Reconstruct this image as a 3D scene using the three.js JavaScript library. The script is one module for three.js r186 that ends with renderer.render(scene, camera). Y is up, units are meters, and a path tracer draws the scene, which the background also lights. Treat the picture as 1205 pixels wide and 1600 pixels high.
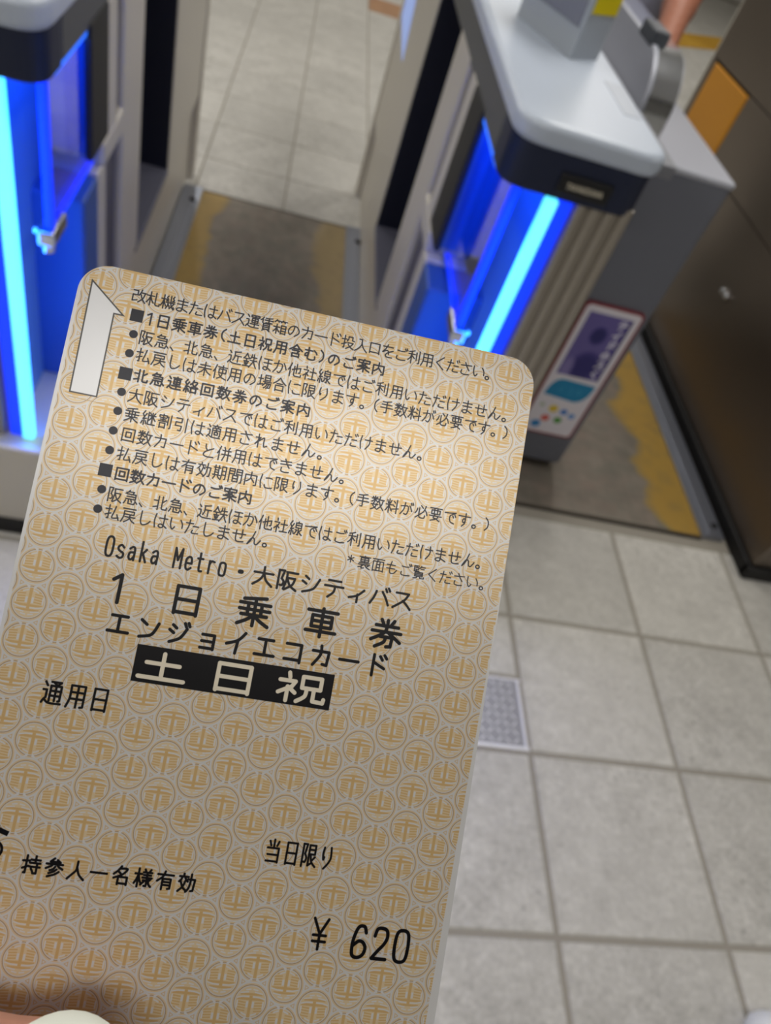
import * as THREE from 'three';
import { RoundedBoxGeometry } from 'three/addons/geometries/RoundedBoxGeometry.js';
import { mergeGeometries, mergeVertices } from 'three/addons/utils/BufferGeometryUtils.js';
import { MarchingCubes } from 'three/addons/objects/MarchingCubes.js';
import { ImprovedNoise } from 'three/addons/math/ImprovedNoise.js';
import { RectAreaLightUniformsLib } from 'three/addons/lights/RectAreaLightUniformsLib.js';
RectAreaLightUniformsLib.init();

// ================= camera, air, lamps, exposure =================
const scene = new THREE.Scene();
scene.background = new THREE.Color(0x1a1c20);
const camera = new THREE.PerspectiveCamera(2 * Math.atan(800 / 1164) * 180 / Math.PI, 1205 / 1600, 0.01, 60);
const EYE = new THREE.Vector3(0, 1.54, 0);
{ // the phone is held at chest height, pitched down and rolled
  const m = new THREE.Matrix4().makeBasis(new THREE.Vector3(0.961986, 0.272793, 0.012893), new THREE.Vector3(-0.172748, 0.644393, -0.744927), new THREE.Vector3(-0.211519, 0.714382, 0.667021));
  camera.quaternion.setFromRotationMatrix(m); camera.position.copy(EYE);
}
camera.focus = 0.0905; camera.userData.fStop = 34;
camera.updateMatrixWorld(true);
const renderer = new THREE.WebGLRenderer({ antialias: true });
renderer.toneMapping = THREE.LinearToneMapping; renderer.toneMappingExposure = 1.1;
renderer.shadowMap.enabled = true; renderer.shadowMap.type = THREE.PCFSoftShadowMap;
const CEILING = 2.9, LAMP_POWER = 13;
// [x, z, width along x, length along z, dimming] of the ceiling lamps
const LAMPS = [[-1.2, -4.6, 0.3, 1.5], [1.6, -4.6, 0.3, 1.5], [-1.2, -1.6, 0.3, 1.5], [1.0, -1.9, 0.3, 1.5], [-0.1, 0.66, 1.1, 0.34, 0.68], [3.6, 0.6, 0.3, 1.5], [-2.4, 1.0, 0.3, 1.5], [-1.2, -8.2, 0.3, 1.5], [1.6, -8.2, 0.3, 1.5], [4.2, -7.6, 0.3, 1.5]];

// ================= helpers =================
let seed = 7; const rnd = () => { seed = (seed * 16807) % 2147483647; return seed / 2147483647; };
const used = {};
const numbered = (n) => { used[n] = (used[n] ?? -1) + 1; return used[n] ? n + '_' + String(used[n]).padStart(3, '0') : n; };
const noise = new ImprovedNoise();
const std = (color, roughness = 0.5, metalness = 0, more = {}) => new THREE.MeshStandardMaterial({ color, roughness, metalness, ...more });
const phys = (p) => new THREE.MeshPhysicalMaterial(p);
function canvasTexture(w, h, draw) {
  const c = document.createElement('canvas'); c.width = w; c.height = h; draw(c.getContext('2d'), w, h);
  const t = new THREE.CanvasTexture(c); t.colorSpace = THREE.SRGBColorSpace; t.magFilter = THREE.LinearFilter; return t;
}
function dataTexture(n, fn, srgb = true) {                           // fn(u, v) -> [r, g, b] 0..255
  const d = new Uint8Array(n * n * 4);
  for (let y = 0; y < n; y++) for (let x = 0; x < n; x++) { const c = fn(x / n, y / n); for (let k = 0; k < 3; k++) d[(y * n + x) * 4 + k] = Math.max(0, Math.min(255, c[k])); d[(y * n + x) * 4 + 3] = 255; }
  const t = new THREE.DataTexture(d, n, n); t.wrapS = t.wrapT = THREE.RepeatWrapping; t.magFilter = THREE.LinearFilter; t.minFilter = THREE.LinearFilter;
  if (srgb) t.colorSpace = THREE.SRGBColorSpace; t.needsUpdate = true; return t;
}
const clean = (g) => { g = g.index ? g.toNonIndexed() : g; for (const k of Object.keys(g.attributes)) if (!['position', 'normal', 'uv'].includes(k)) g.deleteAttribute(k); return g; };
const merge = (list) => mergeGeometries(list.map(clean));
// a box by its limits, edges rounded by r
function box(x0, x1, y0, y1, z0, z1, r = 0.004) {
  const w = Math.abs(x1 - x0), h = Math.abs(y1 - y0), d = Math.abs(z1 - z0), rr = Math.min(r, w * 0.45, h * 0.45, d * 0.45);
  const g = rr > 0.0005 ? new RoundedBoxGeometry(w, h, d, 2, rr) : new THREE.BoxGeometry(w, h, d);
  return g.translate((x0 + x1) / 2, (y0 + y1) / 2, (z0 + z1) / 2);
}
const rod = (x, y, z, r, len, axis = 'y', seg = 24) => { const g = new THREE.CylinderGeometry(r, r, len, seg); if (axis === 'x') g.rotateZ(Math.PI / 2); if (axis === 'z') g.rotateX(Math.PI / 2); return g.translate(x, y, z); };
// a plan outline [[x, z], ...] raised from y0 to y1, its upper and lower edges rounded by r
function slab(outline, y0, y1, r) {
  const s = new THREE.Shape(); outline.forEach(([x, z], i) => s[i ? 'lineTo' : 'moveTo'](x, -z)); s.closePath();
  const g = new THREE.ExtrudeGeometry(s, { depth: y1 - y0 - 2 * r, bevelEnabled: r > 0, bevelThickness: r, bevelSize: r, bevelOffset: -r, bevelSegments: 5, curveSegments: 8 });
  return g.rotateX(-Math.PI / 2).translate(0, y0 + r, 0);
}
function roundedOutline(pts, radii) {                                // polygon with rounded corners
  const out = [], n = pts.length;
  pts.forEach((p, i) => {
    const a = pts[(i + n - 1) % n], b = pts[(i + 1) % n], r = radii[i];
    if (!r) { out.push(p); return; }
    const da = Math.hypot(a[0] - p[0], a[1] - p[1]), db = Math.hypot(b[0] - p[0], b[1] - p[1]);
    const s = [p[0] + (a[0] - p[0]) / da * r, p[1] + (a[1] - p[1]) / da * r], e = [p[0] + (b[0] - p[0]) / db * r, p[1] + (b[1] - p[1]) / db * r];
    for (let k = 0; k <= 8; k++) { const t = k / 8; out.push([(1 - t) ** 2 * s[0] + 2 * t * (1 - t) * p[0] + t * t * e[0], (1 - t) ** 2 * s[1] + 2 * t * (1 - t) * p[1] + t * t * e[1]]); }
  });
  return out;
}
function thing(name, label, category, at = [0, 0, 0], group) {
  const o = new THREE.Group(); o.name = numbered(name); o.position.set(...at); o.userData = { label, category }; if (group) o.userData.group = group; scene.add(o); return o;
}
function part(name, geometry, material, parent, label) {             // geometry in world metres, kept relative to the thing's base
  const m = new THREE.Mesh(Array.isArray(geometry) ? merge(geometry) : geometry, material); m.name = numbered(name);
  let root = parent; const off = new THREE.Vector3(); while (root && root !== scene) { off.add(root.position); root = root.parent; }
  m.geometry.translate(-off.x, -off.y, -off.z);
  m.castShadow = m.receiveShadow = true; if (label) m.userData.label = label; parent.add(m); return m;
}
function struct(name, geometry, material, parent = scene) {
  const m = new THREE.Mesh(Array.isArray(geometry) ? merge(geometry) : geometry, material); m.name = numbered(name); m.castShadow = m.receiveShadow = true;
  if (parent === scene) m.userData = { kind: 'structure' }; parent.add(m); return m;
}
function areaLight(color, intensity, w, h, at, to) { const l = new THREE.RectAreaLight(color, intensity, w, h); l.position.set(...at); l.lookAt(...to); scene.add(l); return l; }
// a smooth body from tapered capsules, meshed with marching cubes; bones: [ax, ay, az, ra, bx, by, bz, rb]
function blend(bones, k, cell, pad = 0.03) {
  const lo = [1e9, 1e9, 1e9], hi = [-1e9, -1e9, -1e9];
  for (const b of bones) for (const [p, r] of [[b.slice(0, 3), b[3]], [b.slice(4, 7), b[7]]]) for (let i = 0; i < 3; i++) { lo[i] = Math.min(lo[i], p[i] - r - pad); hi[i] = Math.max(hi[i], p[i] + r + pad); }
  const half = Math.max(hi[0] - lo[0], hi[1] - lo[1], hi[2] - lo[2]) / 2, c = [0, 1, 2].map((i) => (lo[i] + hi[i]) / 2), N = Math.min(190, Math.ceil(2 * half / cell));
  const mc = new MarchingCubes(N, new THREE.MeshBasicMaterial(), false, false, 400000); mc.isolation = 0;
  const F = mc.field, inside = (v, i) => v >= lo[i] && v <= hi[i];
  for (let z = 0; z < N; z++) for (let y = 0; y < N; y++) for (let x = 0; x < N; x++) {
    const p = [c[0] + (x - N / 2) / (N / 2) * half, c[1] + (y - N / 2) / (N / 2) * half, c[2] + (z - N / 2) / (N / 2) * half];
    if (!inside(p[0], 0) || !inside(p[1], 1) || !inside(p[2], 2)) { F[(z * N + y) * N + x] = -1; continue; }
    let d = 1e3;
    for (const b of bones) {
      const ex = b[4] - b[0], ey = b[5] - b[1], ez = b[6] - b[2], px = p[0] - b[0], py = p[1] - b[1], pz = p[2] - b[2];
      const t = Math.max(0, Math.min(1, (px * ex + py * ey + pz * ez) / (ex * ex + ey * ey + ez * ez + 1e-12)));
      const q = Math.hypot(px - t * ex, py - t * ey, pz - t * ez) - (b[3] + (b[7] - b[3]) * t), kk = b[8] ?? k, h = Math.max(kk - Math.abs(d - q), 0) / kk;
      d = Math.min(d, q) - h * h * kk / 4;
    }
    F[(z * N + y) * N + x] = -d;
  }
  mc.update();
  const g = new THREE.BufferGeometry(), n = mc.count;
  const P = new Float32Array(mc.positionArray.slice(0, n * 3)); for (let i = 0; i < n; i++) for (let j = 0; j < 3; j++) P[i * 3 + j] = c[j] + P[i * 3 + j] * half;
  g.setAttribute('position', new THREE.BufferAttribute(P, 3));
  const w = mergeVertices(g, 1e-5); w.computeVertexNormals(); return w;
}
// ---- lettering: a small stroke alphabet drawn by hand; every stroke is a run of xxyy points on a 100 x 100 grid, "~" makes it a curve, "@" places another glyph in a box
const STROKES = {
  hand: '0530 9528/5503 5590 3590/1068 9055', altar: '5003 5518/1030 8530 7048 0872/5050 5097/5552 8868', man: '~7003 4530 1052/4835 4897', mound: '1505 1597/1505 8005 5545/~5545 8560 7078 4578',
  thread: '5003 2025 5045/8020 3058 8552/5058 5097/2570 1090/7570 9088', metal: '~5003 3025 0540/~5003 7022 9538/2540 7540/1558 8558/5040 5088/2565 3580/7565 6580/0592 9590',
  bamboo: '~2005 1525 0560/1525 4825/3025 3555/~6505 6025 5055/6025 9525/7525 8055', road: '1008 2222/0540 2240 2270/~2270 1280 0592/~1578 4092 9892', shell: '2005 2075/2005 8005 8075/2028 8028/2050 8050/2075 8075/3580 1597/6580 8597',
  strike: '~3503 2525 0545/2525 9525/~8028 6065 0595/~2838 5570 9595', power: '0528 8828 8090 6088/~4505 4245 3070 0597', moon: '~2005 2060 0897/2005 8505 8590 7092/2035 8535/2062 8562',
  gate: '0505 0597/0505 4205 4240 0540/0522 4222/5705 9505 9592 8594/5705 5740 9540/5722 9522', knife: '2515 2570/7503 7590 5592', rice: '5003 5097/0542 9542/2012 3532/8012 6532/~4845 3065 0585/~5245 7065 9585',
  tree: '0530 9530/5003 5097/~5032 3060 0580/~5032 7060 9578', eye: '1205 1297/1205 8805 8897/1235 8835/1264 8864/1292 8892', sun: '1005 1097/1005 9005 9097/1050 9050/1092 9092',
  改: '0815 4015 4045/0845 4045/0845 0888 4080/@strike 46 2 54 96', 札: '@tree 0 0 55 100/6505 6585 7292 9592 9578',
  機: '@tree 0 0 40 100/4805 4018 5028 3842 5440/9005 8218 9228 8042 9640/3852 9852/~6803 7050 8080 9595/9280 9788/~9058 8075 6592/5252 5075 4095/~5262 6275 6282',
  賃: '~2503 1518 0525/2018 2042/~8803 6508 4008/6408 6440/3522 9522/4240 8840/@shell 12 44 76 56', 箱: '@bamboo 0 0 100 30/@tree 0 30 48 70/@eye 52 34 44 64',
  投: '@hand 0 0 40 100/~5008 5025 4240/5008 8008 8032 9535/4852 8852/~8852 7075 4095/~5262 7082 9695', 入: '3008 5008/~5008 5045 3075 0595/~5030 6565 9595', 口: '1515 1588/1515 8515 8588/1580 8580',
  利: '~4803 3010 0815/0530 5530/2812 2897/~2832 1860 0375/2838 5260/@knife 55 0 45 100', 用: '~1808 1860 0597/1808 8808 8892 7594/1835 8835/1862 8862/5308 5395', 日: '1808 1896/1808 8208 8296/1850 8250/1892 8292',
  乗: '8003 1512/5010 5097/0525 9525/0545 9545/1263 8863/3028 3063/7028 7063/~4865 3080 0595/~5265 7080 9595', 車: '0512 9512/2028 8028 8065 2065 2028/2046 8046/0580 9580/5003 5097',
  券: '3005 3820/7005 6220/1525 8525/0545 9545/~5005 4545 0575/~5848 7560 9575/3262 7062 6892 5594/~5062 4580 2097', 土: '5008 5090/1842 8242/0690 9490', 祝: '@altar 0 0 42 100/5010 5048 8848 8810 5010/~6048 5875 4295/7548 7588 9690 9778',
  含: '~5003 3025 0445/~5003 7025 9645/3035 7035/2248 7548 6262/2570 2597/2570 7570 7597/2593 7593', 案: '5002 5010/0822 0810 9210 9222/~4515 3538 5545 7555/~6528 5545 2055/1030 9030/0562 9562/5055 5098/~4865 3080 0592/~5265 7080 9592',
  内: '5003 5025/1025 1097/1025 9025 9090 7592/~5025 4550 2070/~5045 6055 7572', 阪: '@mound 0 0 38 100/4210 9510/~4510 4550 3595/4538 8538/~8538 7570 4097/~5045 6575 9696',
  急: '~3503 2515 1025/3012 6512 5825/2028 8028 8060/2044 8044/1560 8060/~1570 1280 0592/3568 3590 7592 7880/5065 5878/8070 9585', 北: '3505 3595/0535 3535/0580 3572/6205 6285 7090 9590 9775/8825 6245',
  近: '@road 0 0 100 100/~8805 6510 4512/~4812 4850 3872/4838 9538/7238 7280', 鉄: '@metal 0 0 48 100/~6005 5825 5035/5525 9525/5048 9848/~7403 7450 4897/~7650 8575 9896', 他: '@man 0 0 32 100/3048 9030 8865 7865/6205 6270/4522 4585 5592 9692 9778',
  社: '@altar 0 0 45 100/7208 7290/5040 9640/4690 9890', 線: '@thread 0 0 42 100/6803 6212/5012 5045/5012 9012 9045/5028 9028/5045 9045/7045 7092 6290/4860 6060 4588/~9255 8065 7268/~7265 8280 9892',
  払: '@hand 0 0 45 100/~6808 6045 5285 9480/8260 9795', 戻: '0808 9208/1825 8525 8545 1845/~1825 1860 0497/2862 9562/~6045 5575 2597/~6068 7585 9596', 未: '1525 8525/0545 9545/5003 5097/~4848 3070 0585/~5248 7070 9585',
  使: '@man 0 0 32 100/3515 9815/4228 9228 9255 4255 4228/~6703 6755 6080 3597/~4565 6585 9897', 場: '1808 1872/0332 3632/0378 3868/@sun 46 2 46 40/4050 9850/~5550 5065 3880/5562 9562 9090 7892/~7065 6282 4895/~8265 7585 6597',
  合: '~5003 3028 0448/~5003 7028 9648/3045 7045/2258 2296/2258 7858 7896/2290 7890', 限: '@mound 0 0 38 100/4808 8808 8845 4845/4826 8826/4808 4892 6882/~6045 7075 9895/9055 7568', 手: '~8005 5012 1814/1232 8832/0555 9555/5012 5090 3590',
  数: '2803 2842/0520 5220/1208 1815/4408 3815/~2622 1835 0542/~3022 4035 5040/~2545 1868 4288/~4455 3580 0597/0560 5360/@strike 48 0 52 98', 料: '@rice 0 0 52 100/6015 7225/5540 6850/4872 9862/8403 8497',
  必: '4508 6224/~2030 1550 0565/~3525 3575 4592 7592 8075/~8208 6550 1095/~8038 9050 9770', 要: '0508 9508/1822 8222 8248 1848 1822/3808 3848/6208 6248/0562 9562/~4550 3575 5580 8295/~7062 6080 1597',
  連: '@road 0 0 100 100/3812 9512/4524 8824 8856 4556 4524/4540 8840/3570 9570/6603 6682', 絡: '@thread 0 0 42 100/~6503 5825 4535/~6015 9015 7545 4560/~5525 7045 9858/5262 5296/5262 8862 8896/5291 8891', 回: '1010 1095/1010 9010 9095/1089 9089/3332 3366/3332 6732 6766/3366 6766',
  大: '0535 9535/~5005 4845 3570 0596/~5238 6570 9596', 継: '@thread 0 0 42 100/4808 4890 9890/5230 9830/7510 7582/5812 6522/9212 8522/~7232 6255 5065/~7832 8850 9862', 割: '3402 3410/0820 0810 6010 6020/1226 5626/1538 5338/0550 6250/3418 3450/1562 1596/1562 5262 5296/1591 5291/@knife 60 0 40 100',
  引: '1008 5008 5035 1035 0860 5260 4892 3090/8503 8597', 適: '@road 0 0 100 100/6503 6512/3813 9613/5215 5625/8015 7525/4027 4084/4027 9427 9480 8882/4842 8842/6730 6755/5555 5572 7872 7855 5555', 併: '@man 0 0 32 100/4805 5520/8505 7820/3828 9628/3555 9855/~5528 5560 4297/8028 8097',
  有: '0520 9520/~4503 3530 0555/3542 3597/3542 8242 8290 7092/3558 8258/3574 8274', 効: '2803 2815/0518 5518/~1825 1535 0545/~3825 4535 5442/~4040 3070 0596/~1648 3075 5592/5530 9530 9088 7890/~7203 7045 6575 5096', 期: '1503 1568/4003 4068/0518 5218/1534 4034/1550 4050/0368 5468/1876 0895/3876 5090/@moon 56 2 42 96',
  間: '@gate 0 0 100 100/3250 3290 6890 6850 3250/3270 6870', 裏: '5002 5010/0810 9210/2018 8018 8045 2045 2018/2032 8032/5018 5055/1055 9055/0566 9566/~4566 3080 0588/3075 3095 5090/~5568 7085 9696/8572 7080', 面: '0508 9508/4510 4025/1025 1097/1025 9025 9097/1092 9092/3825 3892/6225 6292/3847 6247/3869 6269',
  覧: '1004 1042/1004 4604/1016 4416 4430 1030/2804 2816/2830 2842/1042 4842/~6502 6012 5220/6010 9510/6224 8824/2050 2080/2050 8050 8080 2080/2060 8060/2070 8070/~3880 3592 1097/6280 6293 9293 9284', 通: '@road 0 0 100 100/4006 8806 7218/5510 6818/4022 4084/4022 9222 9280 8482/4042 9242/4062 9262/6622 6682',
  当: '5003 5035/2010 3028/8010 7028/1038 8538 8595/1565 8565/1092 8592', 持: '@hand 0 0 40 100/4522 9622/7003 7038/4038 9838/4258 9858/8242 8290 6590/5268 6282', 参: '4503 2520 7520/6210 8022/0532 9532/~5020 3540 0556/~6232 7545 9655/~5545 4558 2865/~6558 5070 2580/~7870 5585 2097',
  人: '~5005 4848 3070 0596/~5035 6570 9596', 一: '0550 9550', 名: '~4503 3025 0845/~4015 8015 5545 1065/2828 4540/3558 3596/3558 8558 8596/3591 8591', 様: '@tree 0 0 42 100/5505 6218/8805 8018/4820 9620/5234 9234/4548 9848/7120 7190 6090/5062 6262 4085/~9255 8265 7870/~7855 8580 9892',
  運: '@road 0 0 100 100/3818 3808 9608 9618/4020 9420/4630 8830 8858 4658 4630/4644 8844/3670 9870/6712 6784', 専: '1014 9014/2026 8026 8056 2056 2026/2041 8041/5003 5056/0566 9566/7256 7290 5594/2574 3686',
  バ: '~3025 2255 0590/~6025 8055 9688/7508 8222/8803 9616', ス: '1815 8015/~8015 6050 0892/~5552 7570 9592', カ: '0830 8530 8088 6085/~4505 4545 1592', ー: '0550 9550', ド: '3005 3097/3038 8562/6010 7225/8003 9217', シ: '2012 3825/0838 2850/~9020 6570 1592',
  テ: '2012 8012/0540 9540/~5540 5070 2596', ィ: '~8535 5565 1580/5560 5599', エ: '1518 8518/5018 5085/0585 9585', ン: '1218 3835/~9025 6575 1290', ジ: '2018 3830/0840 2852/~8528 6070 1592/7205 8020/8802 9516', ョ: '2538 8038 8098/2566 8066/2295 8095', イ: '~8505 5540 0560/5540 5097', コ: '1518 8518 8595/1285 8585',
  ま: '1522 8522/1545 8545/~5203 5270 4592 2090 1580 3570 5575 9090', た: '0528 5528/~3005 2550 0896/5545 9245/~5572 5088 6592 9590', は: '~1505 0850 1595/4030 9530/~7205 7275 6092 4085 4572 6070 9590', い: '~1015 1060 2588 4070/~7520 9045 9272', け: '~1505 0850 1595/4030 9530/~7505 7655 5095',
  せ: '0540 9538/~7008 7060 6065/~2815 2870 4090 8588', ん: '~5005 2865 0595 3052 5055 5585 7290 9560', '。': '~2572 3778 3790 2596 1390 1378 2572', '、': '1075 3095', く: '7505 2050 7895', だ: '0530 5030/~2808 2350 0896/5548 9048/~5272 4888 6592 9090/7508 8222/8803 9616',
  さ: '1028 9022/~4005 5535 7560/~1862 1585 4094 7590', ご: '~2025 5028 7525/~2065 2085 5092 8588/7505 8520/8802 9616', の: '~5222 4560 2585 1060 2530 5520 8035 8865 6092', ほ: '~1505 0850 1595/4015 9515/4042 9542/~7015 7075 6092 4085 4572 6070 9590', か: '~0532 6028 6560 5090 3585/~3505 2855 0592/~7520 8535 9660',
  し: '~2505 2570 4094 7085 9065', に: '~1505 0850 1595/~4525 7022 9025/~4072 4588 6592 9588', り: '~2510 2035 2560 3050/~7008 7550 6075 3597', す: '0525 9525/~5803 5855 4570 3855 4840 5855 5575 3597', で: '~0822 5020 9215/~8818 5040 5580 8592/7038 7850/8530 9344', が: '~0535 5530 6260 5090 3285/~3508 2855 0592/~7025 8040 9062/7805 8520/9002 9716',
  と: '~2808 3030 4045/~8530 3555 2080 4592 9090', き: '1022 8518/1042 8838/~4003 5535 7562/~2065 2088 4595 7592', れ: '~2505 2550 2597/0530 4028 0575/~0575 4540 6528 6560 7088 9080', も: '~4505 3550 4090 7090 9065/1032 7532/1058 7558', む: '0525 6025/~3003 3055 1070 0855 2045 3055 2885 5094 8088 8065/~7020 8532 9345', を: '1018 8518/~4503 3035 1060 4045 5555 5572/~8842 5060 3578 4592 8592',
  '(': '~7505 4530 4570 7595', ')': '~2505 5530 5570 2595', '1': '2525 5008 5095', '・': '4650 5450', '*': '5015 5065/2828 7252/7228 2852', '¥': '1005 5050/9005 5050/5050 5095/1554 8554/1572 8572', '6': '~8222 6805 3508 1540 1270 2090 5095 8085 8865 7050 4548 1562', '2': '~1228 2208 5004 7810 8530 7050 4070 1092/1093 9093', '0': '~5004 2210 1230 1270 2290 5096 7890 8870 8830 7810 5004',
  O: '~5005 1520 1580 5095 8580 8520 5005', s: '~8045 5035 2045 2558 5065 8072 8088 5095 1588', a: '~2045 5035 7545 7595/~7560 3062 1578 2892 5092 7578', k: '2005 2095/7538 2068/4260 8095', M: '1095 1005 5060 9005 9095', e: '1865 8265/~8265 7542 5035 2045 1565 2288 5095 8085', t: '4010 4080/~4080 4892 7592/1535 7535', r: '2538 2595/~2555 4538 8040', o: '~5035 2042 1565 2090 5096 8090 8565 8042 5035',
};
function glyphPath(name, put) {                                      // calls put(points, curved) for every stroke, points in 0..1
  for (const part of STROKES[name].split('/')) {
    if (part[0] === '@') {
      const [inner, x, y, w, h] = part.slice(1).split(' ');
      glyphPath(inner, (pts, c) => put(pts.map(([px, py]) => [(+x + px * w) / 100, (+y + py * h) / 100]), c));
    } else {
      const curved = part[0] === '~';
      put((curved ? part.slice(1) : part).trim().split(' ').map((q) => [+q.slice(0, 2) / 100, +q.slice(2) / 100]), curved);
    }
  }
}
function drawGlyph(g, name, cx, cy, w, h, weight) {                  // centred on cx, cy
  if (!STROKES[name]) return;
  g.lineWidth = weight; g.lineCap = 'round'; g.lineJoin = 'round';
  glyphPath(name, (pts, curved) => {
    const p = pts.map(([x, y]) => [cx + (x - 0.5) * w, cy + (y - 0.5) * h]);
    g.beginPath(); g.moveTo(p[0][0], p[0][1]);
    if (!curved || p.length < 3) for (const q of p.slice(1)) g.lineTo(q[0], q[1]);
    else for (let i = 0; i < p.length - 1; i++) {
      const closed = Math.hypot(p[0][0] - p.at(-1)[0], p[0][1] - p.at(-1)[1]) < 1e-6;
      const a = p[i - 1] ?? (closed ? p.at(-2) : p[i]), b = p[i], c = p[i + 1], d = p[i + 2] ?? (closed ? p[1] : c);
      g.bezierCurveTo(b[0] + (c[0] - a[0]) / 6, b[1] + (c[1] - a[1]) / 6, c[0] - (d[0] - b[0]) / 6, c[1] - (d[1] - b[1]) / 6, c[0], c[1]);
    }
    g.stroke();
  });
}
// ---- the print on the ticket: 57.5 x 85 mm, drawn in millimetres
const TICKET_W = 57.5, TICKET_H = 85, PX_MM = 24;
function emblem(g, cx, cy, flip) {                                   // the round crest of the ground pattern, about 4 mm across
  const tan = '#c0a06c', pale = '#c4c2c0';
  g.save(); g.translate(cx, cy); if (flip) g.rotate(Math.PI);
  g.strokeStyle = '#a58a63'; g.lineWidth = 0.1; g.beginPath(); g.arc(0, 0, 1.86, 0, 7); g.stroke();
  g.strokeStyle = '#cdb184'; g.lineWidth = 0.1; g.beginPath(); g.arc(0, 0, 2.0, 0, 7); g.stroke();
  g.save(); g.beginPath(); g.arc(0, 0, 1.7, 0, 7); g.clip();
  g.fillStyle = '#cab592'; g.fillRect(-2, -2, 4, 4);
  g.strokeStyle = tan; g.lineWidth = 0.15;
  for (let i = 0; i < 5; i++) { const y = -1.3 + i * 0.3; g.beginPath(); g.moveTo(-1.55, y + 0.1); g.lineTo(-0.5, y); g.moveTo(0.5, y); g.lineTo(1.55, y + 0.1); g.stroke(); }
  g.fillStyle = tan;
  g.fillRect(-1.5, 0.18, 3, 0.26); g.fillRect(-1.25, 0.72, 2.5, 0.24); g.fillRect(-0.17, -1.8, 0.34, 2.5);
  g.fillStyle = pale;
  g.fillRect(-0.46, -0.62, 0.24, 0.66); g.fillRect(0.22, -0.62, 0.24, 0.66); g.fillRect(-1.55, -0.7, 0.16, 0.8); g.fillRect(1.39, -0.7, 0.16, 0.8);
  g.strokeStyle = pale; g.lineWidth = 0.15;
  for (const s of [-1, 1]) {
    g.beginPath(); g.moveTo(s * 0.2, 0.58); g.lineTo(s * 0.9, 0.55); g.lineTo(s * 1.6, 0.38); g.stroke();
    g.beginPath(); g.moveTo(s * 0.35, 1.08); g.lineTo(s * 1.3, 0.92); g.stroke();
    g.beginPath(); g.moveTo(s * 0.12, 1.38); g.lineTo(s * 0.7, 1.28); g.stroke();
    g.beginPath(); g.moveTo(s * 0.25, -1.45); g.lineTo(s * 0.9, -1.2); g.stroke();
  }
  g.restore();
  g.fillStyle = pale; for (const s of [-1, 1]) { g.beginPath(); g.moveTo(s * 0.25, -1.5); g.lineTo(s * 0.75, -2.05); g.lineTo(s * 0.2, -1.95); g.fill(); }
  g.restore();
}
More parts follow.
